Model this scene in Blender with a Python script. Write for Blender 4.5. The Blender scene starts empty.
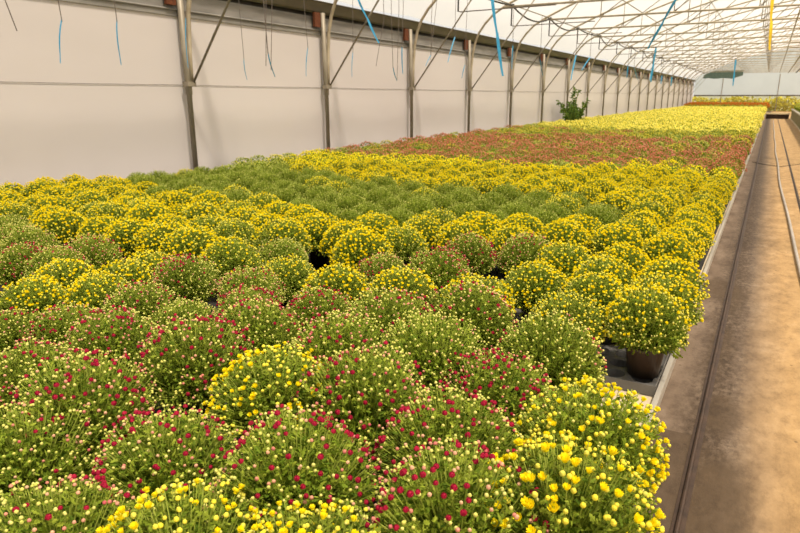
import bpy, math, random
import numpy as np
from mathutils import Vector, Matrix

random.seed(7)
rng = np.random.default_rng(7)
SC = bpy.context.scene
COL = SC.collection
CAMZ = 1.81          # eye height above the concrete
BED = 0.28           # top of the growing bench
WALLX = -8.90
Y_END = 92.0

# ------------------------------------------------------------------ camera
F = 630.0
VPX, VPY = 772.0, 96.2
u, v = (VPX - 400) / F, (VPY - 266.5) / F
Yc = np.array([u, v, 1.0]); Yc /= np.linalg.norm(Yc)
Hc = np.array([1.0, 0, 0])
Uc = np.cross(Hc, Yc); Uc /= np.linalg.norm(Uc)
if Uc[1] > 0: Uc = -Uc
Xc = np.cross(Yc, Uc)
if Xc[0] < 0: Xc = -Xc
R = np.stack([Xc, Yc, Uc])                       # world = R @ (right, down, forward)
cam_d = bpy.data.cameras.new('camera'); cam = bpy.data.objects.new('camera', cam_d); COL.objects.link(cam)
M = Matrix(((R[0, 0], -R[0, 1], -R[0, 2], 0), (R[1, 0], -R[1, 1], -R[1, 2], 0), (R[2, 0], -R[2, 1], -R[2, 2], CAMZ), (0, 0, 0, 1)))
cam.matrix_world = M
cam_d.sensor_width = 36.0; cam_d.lens = 36.0 * F / 800.0
cam_d.clip_start = 0.05; cam_d.clip_end = 400
cam_d.dof.use_dof = True; cam_d.dof.focus_distance = 2.6; cam_d.dof.aperture_fstop = 6.5
SC.camera = cam

def ray(p):
    return R @ np.array([(p[0] - 400) / F, (p[1] - 266.5) / F, 1.0])
def at_z(p, dz):
    d = ray(p); q = d * (dz / d[2]); return np.array([q[0], q[1], q[2] + CAMZ])
def at_x(p, x):
    d = ray(p); q = d * (x / d[0]); return np.array([q[0], q[1], q[2] + CAMZ])
def at_y(p, y):
    d = ray(p); q = d * (y / d[1]); return np.array([q[0], q[1], q[2] + CAMZ])
def to_px(P):
    c = R.T @ (np.asarray(P, float) - np.array([0, 0, CAMZ]))
    if c[2] < 0.05: return None
    return 400 + F * c[0] / c[2], 266.5 + F * c[1] / c[2]

# ------------------------------------------------------------------ materials
def nt_mat(name):
    m = bpy.data.materials.new(name); m.use_nodes = True
    t = m.node_tree; t.nodes.clear()
    out = t.nodes.new('ShaderNodeOutputMaterial')
    return m, t, out
def N(t, kind, **kw):
    n = t.nodes.new(kind)
    for k, val in kw.items(): setattr(n, k, val)
    return n
def ramp(t, fac, stops):
    r = N(t, 'ShaderNodeValToRGB')
    el = r.color_ramp.elements
    while len(el) < len(stops): el.new(0.5)
    for e, (p, c) in zip(el, stops):
        e.position = p; e.color = (*c, 1)
    t.links.new(fac, r.inputs[0])
    return r.outputs[0]
def mapped_noise(t, scale, detail=4, stretch=(1, 1, 1), rough=0.55):
    tc = N(t, 'ShaderNodeTexCoord'); mp = N(t, 'ShaderNodeMapping')
    mp.inputs['Scale'].default_value = stretch
    t.links.new(tc.outputs['Object'], mp.inputs[0])
    n = N(t, 'ShaderNodeTexNoise'); n.inputs['Scale'].default_value = scale
    n.inputs['Detail'].default_value = detail; n.inputs['Roughness'].default_value = rough
    t.links.new(mp.outputs[0], n.inputs['Vector'])
    return n
def solid(name, c1, c2=None, rough=0.6, metal=0.0, scale=8, stretch=(1, 1, 1), spec=0.4, bump=0.0):
    m, t, out = nt_mat(name)
    b = N(t, 'ShaderNodeBsdfPrincipled')
    b.inputs['Roughness'].default_value = rough; b.inputs['Metallic'].default_value = metal
    b.inputs['Specular IOR Level'].default_value = spec
    c2 = c2 or tuple(x * 0.8 for x in c1)
    n = mapped_noise(t, scale, 4, stretch)
    t.links.new(ramp(t, n.outputs['Fac'], [(0.3, c2), (0.7, c1)]), b.inputs['Base Color'])
    if bump:
        bp = N(t, 'ShaderNodeBump'); bp.inputs['Strength'].default_value = bump; bp.inputs['Distance'].default_value = 0.01
        t.links.new(n.outputs['Fac'], bp.inputs['Height']); t.links.new(bp.outputs[0], b.inputs['Normal'])
    t.links.new(b.outputs[0], out.inputs[0])
    return m
def plant_mat(name, cols, trans=0.35, rough=0.6, obj_var=0.0):
    """leaf or petal: each loose piece picks its tint from the ramp; some light comes through it"""
    m, t, out = nt_mat(name)
    g = N(t, 'ShaderNodeNewGeometry')
    n = len(cols)
    c = ramp(t, g.outputs['Random Per Island'], [(i / max(1, n - 1), col) for i, col in enumerate(cols)])
    if obj_var:
        oi = N(t, 'ShaderNodeObjectInfo'); hs = N(t, 'ShaderNodeHueSaturation')
        mr = N(t, 'ShaderNodeMapRange'); mr.inputs['To Min'].default_value = 1 - obj_var; mr.inputs['To Max'].default_value = 1 + obj_var
        t.links.new(oi.outputs['Random'], mr.inputs['Value']); t.links.new(mr.outputs[0], hs.inputs['Value'])
        t.links.new(c, hs.inputs['Color']); c = hs.outputs[0]
    b = N(t, 'ShaderNodeBsdfPrincipled'); b.inputs['Roughness'].default_value = rough
    b.inputs['Specular IOR Level'].default_value = 0.08
    t.links.new(c, b.inputs['Base Color'])
    tr = N(t, 'ShaderNodeBsdfTranslucent'); t.links.new(c, tr.inputs[0])
    mx = N(t, 'ShaderNodeMixShader'); mx.inputs[0].default_value = trans
    t.links.new(b.outputs[0], mx.inputs[1]); t.links.new(tr.outputs[0], mx.inputs[2])
    t.links.new(mx.outputs[0], out.inputs[0])
    return m
def film_mat(name, col, clear, body, rough_scale=0.6):
    """greenhouse plastic: part of the light passes straight, part is spread by the milky sheet"""
    m, t, out = nt_mat(name)
    tp = N(t, 'ShaderNodeBsdfTransparent'); tp.inputs[0].default_value = (*clear, 1)
    tl = N(t, 'ShaderNodeBsdfTranslucent'); df = N(t, 'ShaderNodeBsdfDiffuse')
    n = mapped_noise(t, rough_scale, 3)
    c = ramp(t, n.outputs['Fac'], [(0.3, tuple(x * 0.93 for x in col)), (0.7, col)])
    t.links.new(c, tl.inputs[0]); t.links.new(c, df.inputs[0])
    m1 = N(t, 'ShaderNodeMixShader'); m1.inputs[0].default_value = 0.45
    t.links.new(tl.outputs[0], m1.inputs[1]); t.links.new(df.outputs[0], m1.inputs[2])
    m2 = N(t, 'ShaderNodeMixShader'); m2.inputs[0].default_value = body
    t.links.new(tp.outputs[0], m2.inputs[1]); t.links.new(m1.outputs[0], m2.inputs[2])
    t.links.new(m2.outputs[0], out.inputs[0])
    return m

MT = {}
MT['leaf'] = plant_mat('leaf', [(0.085, 0.145, 0.013), (0.19, 0.26, 0.022), (0.34, 0.40, 0.045), (0.12, 0.185, 0.016)], 0.24, obj_var=0.12)
MT['stem'] = plant_mat('stem', [(0.36, 0.43, 0.06), (0.48, 0.54, 0.10)], 0.2)
MT['leaf_green'] = plant_mat('leaf_green', [(0.11, 0.175, 0.014), (0.19, 0.26, 0.022), (0.28, 0.34, 0.035)], 0.26, obj_var=0.1)
MT['bud_cream'] = plant_mat('bud_cream', [(0.66, 0.64, 0.13), (0.82, 0.76, 0.24), (0.54, 0.58, 0.11)], 0.2)
MT['bud_pink'] = plant_mat('bud_pink', [(0.72, 0.22, 0.18), (0.76, 0.46, 0.27), (0.56, 0.10, 0.12)], 0.15)
MT['bud_yellow'] = plant_mat('bud_yellow', [(0.86, 0.76, 0.09), (0.94, 0.80, 0.06), (0.70, 0.68, 0.12)], 0.2)
MT['bud_green'] = plant_mat('bud_green', [(0.38, 0.44, 0.08), (0.50, 0.52, 0.13)], 0.15)
MT['calyx'] = plant_mat('calyx', [(0.22, 0.29, 0.06), (0.28, 0.34, 0.08)], 0.1)
MT['petal_red'] = plant_mat('petal_red', [(0.32, 0.008, 0.030), (0.45, 0.020, 0.058), (0.20, 0.005, 0.018)], 0.15)
MT['petal_yellow'] = plant_mat('petal_yellow', [(0.96, 0.82, 0.010), (0.98, 0.88, 0.025), (0.95, 0.72, 0.006)], 0.3)
MT['petal_pale'] = plant_mat('petal_pale', [(0.95, 0.86, 0.14), (0.96, 0.90, 0.26), (0.94, 0.80, 0.08)], 0.3)
MT['petal_bronze'] = plant_mat('petal_bronze', [(0.58, 0.15, 0.09), (0.66, 0.27, 0.16), (0.46, 0.08, 0.06)], 0.25)
MT['petal_orange'] = plant_mat('petal_orange', [(0.52, 0.12, 0.012), (0.60, 0.18, 0.02)], 0.2)
MT['petal_olive'] = plant_mat('petal_olive', [(0.66, 0.56, 0.05), (0.74, 0.58, 0.07), (0.50, 0.48, 0.05)], 0.2)
MT['pot'] = solid('pot', (0.085, 0.06, 0.045), (0.06, 0.042, 0.03), 0.4, scale=6)
MT['soil'] = solid('soil', (0.03, 0.02, 0.013), (0.07, 0.045, 0.03), 0.95, scale=60)
MT['tray'] = solid('tray', (0.14, 0.135, 0.13), (0.10, 0.095, 0.09), 0.26, scale=10, spec=0.6)
MT['galv'] = solid('galvanised', (0.33, 0.29, 0.225), (0.20, 0.17, 0.125), 0.5, 0.2, scale=9, stretch=(1, 1, 0.25))
MT['pipe_warm'] = solid('pipe_warm', (0.50, 0.425, 0.31), (0.33, 0.27, 0.185), 0.5, 0.05, scale=5)
MT['gutter'] = solid('gutter_metal', (0.17, 0.15, 0.11), (0.105, 0.09, 0.065), 0.6, 0.1, scale=3, stretch=(1, 0.2, 1))
MT['board'] = solid('weathered_board', (0.265, 0.25, 0.23), (0.165, 0.155, 0.14), 0.8, scale=5, stretch=(1, 0.3, 2))
MT['rust'] = solid('rust', (0.16, 0.045, 0.013), (0.08, 0.024, 0.009), 0.85, scale=20)
MT['dark'] = solid('black_plastic', (0.025, 0.022, 0.02), (0.04, 0.036, 0.03), 0.5)
MT['ribbon_blue'] = solid('blue_ribbon', (0.03, 0.30, 0.52), (0.02, 0.22, 0.42), 0.5, scale=30)
MT['ribbon_yellow'] = solid('yellow_ribbon', (0.85, 0.62, 0.02), (0.75, 0.5, 0.01), 0.5, scale=30)
MT['string'] = solid('string', (0.16, 0.13, 0.11), (0.10, 0.085, 0.075), 0.8, scale=40)
MT['alu'] = solid('aluminium', (0.46, 0.43, 0.38), (0.32, 0.29, 0.25), 0.45, 0.2, scale=7, stretch=(1, 0.1, 1))
MT['cream'] = solid('cream_board', (0.60, 0.50, 0.35), (0.47, 0.38, 0.26), 0.8, scale=4)
MT['mat'] = solid('ground_fabric', (0.018, 0.017, 0.015), (0.03, 0.027, 0.022), 0.9, scale=30)
MT['wood'] = solid('wood', (0.70, 0.58, 0.38), (0.52, 0.42, 0.26), 0.8, scale=3, stretch=(0.3, 3, 3))
MT['rail'] = solid('rail_steel', (0.07, 0.042, 0.028), (0.035, 0.022, 0.016), 0.6, 0.2, scale=14)
MT['hose'] = solid('grey_pipe', (0.42, 0.38, 0.34), (0.30, 0.26, 0.22), 0.5, 0.1, scale=6)
MT['panel'] = solid('stained_panel', (0.24, 0.20, 0.09), (0.14, 0.13, 0.05), 0.9, scale=3)
MT['net'] = solid('shade_net', (0.12, 0.17, 0.14), (0.07, 0.11, 0.095), 0.9, scale=5)
MT['hedge'] = plant_mat('outside_leaf', [(0.50, 0.46, 0.05), (0.70, 0.62, 0.09), (0.40, 0.40, 0.05)], 0.3)
MT['weed'] = plant_mat('weed_leaf', [(0.06, 0.12, 0.02), (0.11, 0.18, 0.03), (0.16, 0.22, 0.05)], 0.3)
MT['roof'] = film_mat('roof_film', (0.93, 0.89, 0.84), (0.97, 0.95, 0.92), 0.5)
MT['endfilm'] = film_mat('end_film', (0.82, 0.86, 0.86), (0.86, 0.88, 0.88), 0.6)
MT['clearfilm'] = film_mat('clear_film', (0.66, 0.62, 0.34), (0.92, 0.90, 0.74), 0.12)

def wall_film():
    m, t, out = nt_mat('wall_film')
    n = mapped_noise(t, 0.5, 4, (1, 0.35, 1.2))
    c = ramp(t, n.outputs['Fac'], [(0.25, (0.595, 0.55, 0.54)), (0.75, (0.66, 0.615, 0.605))])
    b = N(t, 'ShaderNodeBsdfPrincipled'); b.inputs['Roughness'].default_value = 0.6; b.inputs['Specular IOR Level'].default_value = 0.25
    t.links.new(c, b.inputs['Base Color'])
    bp = N(t, 'ShaderNodeBump'); bp.inputs['Strength'].default_value = 0.12; bp.inputs['Distance'].default_value = 0.05
    n2 = mapped_noise(t, 0.9, 3, (1, 1.2, 0.3)); t.links.new(n2.outputs['Fac'], bp.inputs['Height']); t.links.new(bp.outputs[0], b.inputs['Normal'])
    tl = N(t, 'ShaderNodeBsdfTranslucent'); t.links.new(c, tl.inputs[0])
    mx = N(t, 'ShaderNodeMixShader'); mx.inputs[0].default_value = 0.12
    t.links.new(b.outputs[0], mx.inputs[1]); t.links.new(tl.outputs[0], mx.inputs[2]); t.links.new(mx.outputs[0], out.inputs[0])
    return m
MT['wall'] = wall_film()

def floor_mat():
    """concrete slabs: grey-brown by the bench, sandy tan on the aisle side, dirt and damp stains"""
    m, t, out = nt_mat('concrete')
    L = t.links.new
    tc = N(t, 'ShaderNodeTexCoord'); sx = N(t, 'ShaderNodeSeparateXYZ'); L(tc.outputs['Object'], sx.inputs[0])
    n1 = mapped_noise(t, 1.6, 6, (1.4, 0.45, 1), 0.6)
    n2 = mapped_noise(t, 26, 7, (1, 0.6, 1), 0.75)
    n3 = mapped_noise(t, 4.5, 5, (1, 0.5, 1), 0.6)
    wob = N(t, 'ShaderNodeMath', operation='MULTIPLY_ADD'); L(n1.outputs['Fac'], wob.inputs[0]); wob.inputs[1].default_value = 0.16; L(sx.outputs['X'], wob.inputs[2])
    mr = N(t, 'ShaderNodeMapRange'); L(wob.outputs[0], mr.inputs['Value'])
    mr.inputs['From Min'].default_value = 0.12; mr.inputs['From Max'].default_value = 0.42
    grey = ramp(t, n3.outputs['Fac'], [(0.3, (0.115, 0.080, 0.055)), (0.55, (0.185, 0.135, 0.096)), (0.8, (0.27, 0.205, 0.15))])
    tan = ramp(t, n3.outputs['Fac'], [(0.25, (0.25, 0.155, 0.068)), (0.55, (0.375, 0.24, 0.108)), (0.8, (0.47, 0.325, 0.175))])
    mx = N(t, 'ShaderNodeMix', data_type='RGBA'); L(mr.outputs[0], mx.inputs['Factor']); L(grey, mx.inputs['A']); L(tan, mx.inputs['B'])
    # dirt along the rail at x = -0.1
    ax = N(t, 'ShaderNodeMath', operation='ADD'); L(sx.outputs['X'], ax.inputs[0]); ax.inputs[1].default_value = 0.07
    ab = N(t, 'ShaderNodeMath', operation='ABSOLUTE'); L(ax.outputs[0], ab.inputs[0])
    dm = N(t, 'ShaderNodeMapRange'); L(ab.outputs[0], dm.inputs['Value']); dm.inputs['From Min'].default_value = 0.02; dm.inputs['From Max'].default_value = 0.24
    dm.inputs['To Min'].default_value = 1; dm.inputs['To Max'].default_value = 0
    th = ramp(t, n2.outputs['Fac'], [(0.42, (0, 0, 0)), (0.62, (1, 1, 1))])
    df = N(t, 'ShaderNodeMath', operation='MULTIPLY'); L(dm.outputs[0], df.inputs[0]); L(th, df.inputs[1])
    base = N(t, 'ShaderNodeMath', operation='MULTIPLY_ADD'); L(dm.outputs[0], base.inputs[0]); base.inputs[1].default_value = 0.5; L(df.outputs[0], base.inputs[2])
    mx2 = N(t, 'ShaderNodeMix', data_type='RGBA'); L(base.outputs[0], mx2.inputs['Factor']); L(mx.outputs['Result'], mx2.inputs['A'])
    mx2.inputs['B'].default_value = (0.055, 0.036, 0.022, 1)
    prev = mx2.outputs['Result']
    # damp stains of their own shape: (x, y, rx, ry)
    spots = [(*at_z(p, -CAMZ)[:2], rx, ry, st) for p, rx, ry, st in (((712, 505), 0.19, 0.62, 0.85), ((722, 410), 0.10, 0.35, 0.6), ((722, 345), 0.09, 0.5, 0.45), ((716, 288), 0.26, 0.4, 0.62), ((735, 300), 0.1, 0.5, 0.4), ((762, 158), 1.0, 0.5, 0.35))]
    for (cx, cy, rx, ry, s) in spots:
        mp = N(t, 'ShaderNodeMapping'); mp.vector_type = 'TEXTURE'
        mp.inputs['Location'].default_value = (cx, cy, 0); mp.inputs['Scale'].default_value = (rx, ry, 1)
        L(tc.outputs['Object'], mp.inputs[0])
        ln = N(t, 'ShaderNodeVectorMath', operation='LENGTH'); L(mp.outputs[0], ln.inputs[0])
        ad = N(t, 'ShaderNodeMath', operation='MULTIPLY_ADD'); L(n3.outputs['Fac'], ad.inputs[0]); ad.inputs[1].default_value = 1.1; L(ln.outputs['Value'], ad.inputs[2])
        ms = N(t, 'ShaderNodeMapRange'); L(ad.outputs[0], ms.inputs['Value']); ms.inputs['From Min'].default_value = 1.1; ms.inputs['From Max'].default_value = 1.7
        ms.inputs['To Min'].default_value = s; ms.inputs['To Max'].default_value = 0
        mxs = N(t, 'ShaderNodeMix', data_type='RGBA'); L(ms.outputs[0], mxs.inputs['Factor']); L(prev, mxs.inputs['A']); mxs.inputs['B'].default_value = (0.07, 0.045, 0.024, 1)
        prev = mxs.outputs['Result']
    # darker tone between bench and rail, ending at a straight cross edge
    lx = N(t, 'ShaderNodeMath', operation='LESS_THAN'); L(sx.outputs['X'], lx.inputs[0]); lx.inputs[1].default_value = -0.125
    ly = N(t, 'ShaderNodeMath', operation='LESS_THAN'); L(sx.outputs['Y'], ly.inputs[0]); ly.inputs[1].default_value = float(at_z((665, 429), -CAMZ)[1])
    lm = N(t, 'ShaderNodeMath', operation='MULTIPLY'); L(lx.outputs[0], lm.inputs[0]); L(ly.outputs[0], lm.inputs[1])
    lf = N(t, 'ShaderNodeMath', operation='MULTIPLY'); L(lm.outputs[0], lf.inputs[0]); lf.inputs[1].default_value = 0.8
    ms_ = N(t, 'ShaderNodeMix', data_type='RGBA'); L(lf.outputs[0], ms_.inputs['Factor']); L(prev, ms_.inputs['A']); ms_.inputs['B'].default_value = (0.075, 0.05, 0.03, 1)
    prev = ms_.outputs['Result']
    # fine grit in the surface
    n4 = mapped_noise(t, 10, 8, (1, 0.5, 1), 0.8)
    gr = ramp(t, n4.outputs['Fac'], [(0.32, (0.58, 0.54, 0.5)), (0.5, (0.98, 0.97, 0.95)), (0.72, (1.25, 1.25, 1.25))])
    mg = N(t, 'ShaderNodeMix', data_type='RGBA', blend_type='MULTIPLY'); mg.inputs['Factor'].default_value = 0.9; L(prev, mg.inputs['A']); L(gr, mg.inputs['B'])
    prev = mg.outputs['Result']
    # dark specks
    vo = N(t, 'ShaderNodeTexVoronoi'); vo.inputs['Scale'].default_value = 7; L(tc.outputs['Object'], vo.inputs['Vector'])
    sp = ramp(t, vo.outputs['Distance'], [(0.03, (0.25, 0.22, 0.2)), (0.09, (1, 1, 1))])
    mm = N(t, 'ShaderNodeMix', data_type='RGBA', blend_type='MULTIPLY'); mm.inputs['Factor'].default_value = 0.8; L(prev, mm.inputs['A']); L(sp, mm.inputs['B'])
    b = N(t, 'ShaderNodeBsdfPrincipled'); b.inputs['Roughness'].default_value = 0.8; b.inputs['Specular IOR Level'].default_value = 0.3
    L(mm.outputs['Result'], b.inputs['Base Color'])
    bp = N(t, 'ShaderNodeBump'); bp.inputs['Strength'].default_value = 0.6; bp.inputs['Distance'].default_value = 0.006
    L(n2.outputs['Fac'], bp.inputs['Height']); L(bp.outputs[0], b.inputs['Normal'])
    L(b.outputs[0], out.inputs[0])
    return m
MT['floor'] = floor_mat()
MT['ground'] = solid('outside_ground', (0.20, 0.19, 0.10), (0.14, 0.14, 0.06), 0.9, scale=0.4)

# ------------------------------------------------------------------ mesh helpers
class Geo:
    """numpy triangle soup with material slots"""
    def __init__(s): s.V, s.T, s.I, s.n = [], [], [], 0
    def add(s, V, T, mi=0):
        V = np.asarray(V, float); T = np.asarray(T, int)
        s.V.append(V); s.T.append(T + s.n); s.n += len(V)
        s.I.append(np.full(len(T), mi) if np.isscalar(mi) else np.asarray(mi))
    def mesh(s, name, mats, smooth=False):
        me = bpy.data.meshes.new(name)
        if s.n:
            V = np.concatenate(s.V); T = np.concatenate(s.T); I = np.concatenate(s.I)
            me.vertices.add(len(V)); me.vertices.foreach_set('co', V.astype(np.float32).ravel())
            me.loops.add(T.size); me.loops.foreach_set('vertex_index', T.astype(np.int32).ravel())
            me.polygons.add(len(T))
            me.polygons.foreach_set('loop_start', np.arange(0, T.size, 3, dtype=np.int32))
            me.polygons.foreach_set('material_index', I.astype(np.int32))
            me.polygons.foreach_set('use_smooth', np.full(len(T), smooth))
        for m in mats: me.materials.append(m)
        me.update(calc_edges=True); me.validate()
        return me

def quads(Q):
    Q = np.asarray(Q, int).reshape(-1, 4)
    return np.concatenate([Q[:, [0, 1, 2]], Q[:, [0, 2, 3]]])
def g_box(g, lo, hi, mi=0):
    x0, y0, z0 = lo; x1, y1, z1 = hi
    V = [(x0, y0, z0), (x1, y0, z0), (x1, y1, z0), (x0, y1, z0), (x0, y0, z1), (x1, y0, z1), (x1, y1, z1), (x0, y1, z1)]
    g.add(V, quads([(0, 3, 2, 1), (4, 5, 6, 7), (0, 1, 5, 4), (1, 2, 6, 5), (2, 3, 7, 6), (3, 0, 4, 7)]), mi)
def g_tube(g, pts, r, n=7, mi=0, cap=True):
    P = np.asarray(pts, float); k = len(P)
    rr = np.full(k, r) if np.isscalar(r) else np.asarray(r, float)
    tang = np.gradient(P, axis=0); tang /= np.linalg.norm(tang, axis=1)[:, None] + 1e-12
    ref = np.array([0, 0, 1.0]) if abs(tang[0][2]) < 0.9 else np.array([1.0, 0, 0])
    V = []
    a = np.arange(n) / n * 2 * math.pi
    for i in range(k):
        s = np.cross(tang[i], ref); s /= np.linalg.norm(s) + 1e-12; b = np.cross(tang[i], s); ref = np.cross(s, tang[i])
        V.append(P[i] + rr[i] * (np.cos(a)[:, None] * s + np.sin(a)[:, None] * b))
    V = np.concatenate(V)
    Q = [(i * n + j, i * n + (j + 1) % n, (i + 1) * n + (j + 1) % n, (i + 1) * n + j) for i in range(k - 1) for j in range(n)]
    T = [quads(Q)]
    if cap and n > 2:
        T.append(np.array([(0, j + 1, j) for j in range(1, n - 1)])); o = (k - 1) * n
        T.append(np.array([(o, o + j, o + j + 1) for j in range(1, n - 1)]))
    g.add(V, np.concatenate(T), mi)
def g_lathe(g, prof, n=24, mi=0, centre=(0, 0, 0)):
    a = np.arange(n) / n * 2 * math.pi; V = []
    for r, z in prof: V.append(np.stack([r * np.cos(a), r * np.sin(a), np.full(n, z)], 1) + np.array(centre))
    k = len(prof)
    Q = [(i * n + j, i * n + (j + 1) % n, (i + 1) * n + (j + 1) % n, (i + 1) * n + j) for i in range(k - 1) for j in range(n)]
    g.add(np.concatenate(V), quads(Q), mi)

def link(name, me, parent=None, kind=None):
    o = bpy.data.objects.new(name, me); COL.objects.link(o)
    if parent is not None: o.parent = parent
    if kind: o['kind'] = kind
    return o
def obj(name, g, mats, parent=None, smooth=False, kind=None):
    return link(name, g.mesh(name, mats if isinstance(mats, (list, tuple)) else [mats], smooth), parent, kind)
def tag(o, label, cat, group=None, kind=None):
    o['label'] = label; o['category'] = cat
    if group: o['group'] = group
    if kind: o['kind'] = kind
    return o
def thing(name, label, cat, loc=(0, 0, 0), rz=0, group=None):
    o = bpy.data.objects.new(name, None); COL.objects.link(o)
    o.empty_display_size = 0.1; o.location = loc; o.rotation_euler = (0, 0, rz)
    return tag(o, label, cat, group)
def struct(name, g, mats, smooth=False):
    return obj(name, g, mats, None, smooth, 'structure')

ONES = ['', 'first', 'second', 'third', 'fourth', 'fifth', 'sixth', 'seventh', 'eighth', 'ninth', 'tenth', 'eleventh', 'twelfth', 'thirteenth', 'fourteenth',
        'fifteenth', 'sixteenth', 'seventeenth', 'eighteenth', 'nineteenth', 'twentieth', 'twenty-first', 'twenty-second', 'twenty-third', 'twenty-fourth',
        'twenty-fifth', 'twenty-sixth', 'twenty-seventh', 'twenty-eighth', 'twenty-ninth', 'thirtieth', 'thirty-first', 'thirty-second']
CARD = ['no', 'one', 'two', 'three', 'four', 'five', 'six', 'seven', 'eight', 'nine', 'ten', 'eleven', 'twelve', 'thirteen', 'fourteen', 'fifteen', 'sixteen',
        'seventeen', 'eighteen', 'nineteen', 'twenty', 'twenty-one', 'twenty-two', 'twenty-three', 'twenty-four']

# ------------------------------------------------------------------ the setting
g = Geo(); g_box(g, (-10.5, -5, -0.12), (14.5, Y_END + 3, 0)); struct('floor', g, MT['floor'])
g = Geo(); g_box(g, (-90, -60, -0.3), (90, 200, -0.125)); struct('ground', g, MT['ground'])
# left wall: hung plastic sheet, then the weathered strip under the gutter
g = Geo(); g_box(g, (WALLX - 0.03, -5, 0), (WALLX, Y_END, CAMZ + 1.31)); struct('wall_left', g, MT['wall'])
g = Geo()
g_box(g, (WALLX - 0.02, -5, CAMZ + 1.30), (WALLX + 0.025, Y_END, CAMZ + 1.40))
g_tube(g, [(WALLX + 0.03, -5, CAMZ + 1.40), (WALLX + 0.03, Y_END, CAMZ + 1.40)], 0.02, 6)
struct('trim_1', g, MT['board'])
g = Geo(); g_box(g, (WALLX - 0.06, -5, CAMZ + 1.36), (WALLX - 0.03, Y_END, CAMZ + 1.68)); struct('wall_left_upper', g, MT['board'])
g = Geo(); g_box(g, (WALLX - 0.24, -5, CAMZ + 1.62), (WALLX - 0.20, Y_END, CAMZ + 1.80)); struct('gutter_gap_shade', g, MT['dark'])  # added black strip, stands in for the shadow in the gap under the gutter
# steel wire along the sheet
g = Geo(); g_tube(g, [(WALLX + 0.01, y, CAMZ + 0.19 - 0.008 * abs(math.sin(y * math.pi / 4))) for y in np.arange(0, Y_END, 1.0)], 0.0035, 4)
tag(obj('support_wire', g, MT['string']), 'thin steel wire running level along the cream plastic side wall', 'wire')
# gutter on the post heads
g = Geo()
prof = [(-9.05, 2.20), (-9.05, 1.82), (-8.80, 1.76), (-8.74, 1.80), (-8.66, 2.16), (-8.62, 2.18), (-8.63, 2.20), (-8.69, 2.19), (-8.78, 1.84), (-9.0, 1.86), (-9.02, 2.20)]
P = np.array([(x - 0.12, 0, (z - 1.78 if z < 1.78 else (z - 1.78) * 0.5) + 1.78 + CAMZ) for x, z in prof]); n = len(P)
V = np.concatenate([P + (0, -5, 0), P + (0, Y_END, 0)])
Q = [(i, (i + 1) % n, n + (i + 1) % n, n + i) for i in range(n)]
g.add(V, quads(Q))
tag(obj('gutter', g, MT['gutter']), 'long grey metal rain gutter on the post heads above the side wall', 'gutter')
# roof film following the arches
LEFT = [(-8.73, 0.95), (-8.70, 1.35), (-8.62, 1.70), (-8.50, 1.98), (-8.30, 2.25), (-8.02, 2.52), (-7.6, 2.76), (-7.0, 3.03), (-6.2, 3.36), (-5.2, 3.76), (-4.0, 4.18), (-2.6, 4.60), (-1.0, 4.98), (0.6, 5.25), (2.2, 5.36)]
RIDGE = 2.2
ARCH = LEFT + [(2 * RIDGE - x, z) for x, z in LEFT[-2::-1]]
roofp = [(-8.80, 2.06), (-8.66, 2.19), (-8.45, 2.40), (-8.10, 2.70), (-7.64, 2.92), (-7.0, 3.18), (-6.2, 3.50), (-5.2, 3.90), (-4.0, 4.31), (-2.6, 4.73), (-1.0, 5.11), (0.6, 5.38), (2.2, 5.49)]
roofp = roofp + [(2 * RIDGE - x, z) for x, z in roofp[-2::-1]]
g = Geo()
ys = list(np.arange(-5, Y_END + 0.1, 1.0))
V = [(x, y, z + CAMZ + 0.03 * math.cos(y * math.pi / 2)) for y in ys for x, z in roofp]
n = len(roofp)
Q = [(i * n + j, i * n + j + 1, (i + 1) * n + j + 1, (i + 1) * n + j) for i in range(len(ys) - 1) for j in range(n - 1)]
g.add(V, quads(Q)); struct('ceiling', g, MT['roof'], True)
# right side of the house, beyond the aisle
g = Geo(); g_box(g, (13.14, -5, 0), (13.17, Y_END, CAMZ + 2.1)); struct('wall_right', g, MT['roof'])
# far gable: milky film above, clearer film below the rail
g = Geo()
top = [(x, z + CAMZ) for x, z in roofp]
V = [(x, Y_END, z) for x, z in top] + [(x, Y_END, CAMZ + 0.05) for x, z in top]
n = len(top); g.add(V, quads([(j, j + 1, n + j + 1, n + j) for j in range(n - 1)])); struct('wall_far', g, MT['endfilm'])
g = Geo(); g_box(g, (-8.8, Y_END - 0.01, 0), (13.1, Y_END + 0.0, CAMZ + 0.05)); struct('window_1', g, MT['clearfilm'])
g = Geo(); g_box(g, (-8.8, Y_END - 0.08, CAMZ + 0.0), (13.1, Y_END - 0.02, CAMZ + 0.16)); struct('trim_2', g, MT['gutter'])
g = Geo()
for x in (-5.6, 0.55, 3.6): g_tube(g, [(x, Y_END - 0.06, 0), (x, Y_END - 0.06, CAMZ + 2.6)], 0.05, 6)
struct('trim_3', g, MT['galv'])
# bushes seen through the clear end film
g = Geo()
k = 6000
P = np.stack([rng.uniform(-13, 14, k), Y_END + 1.5 + rng.uniform(0, 1.5, k), rng.uniform(0.0, 1.6, k)], 1)
P[:, 2] *= 0.95 + 0.1 * np.sin(P[:, 0] * 1.3)
d = rng.normal(size=(k, 3)); d /= np.linalg.norm(d, axis=1)[:, None]; e = np.cross(d, rng.normal(size=(k, 3))); e /= np.linalg.norm(e, axis=1)[:, None]
s = rng.uniform(0.25, 0.5, k)[:, None]
V = np.stack([P, P + s * (0.5 * d + 0.3 * e), P + s * d, P + s * (0.5 * d - 0.3 * e)], 1).reshape(-1, 3)
g.add(V, quads(np.arange(4 * k).reshape(-1, 4)))
tag(obj('outside_shrubbery', g, MT['hedge']), 'yellow-green bushes outside, seen through the clear film of the far end', 'bushes', kind='stuff')

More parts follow.
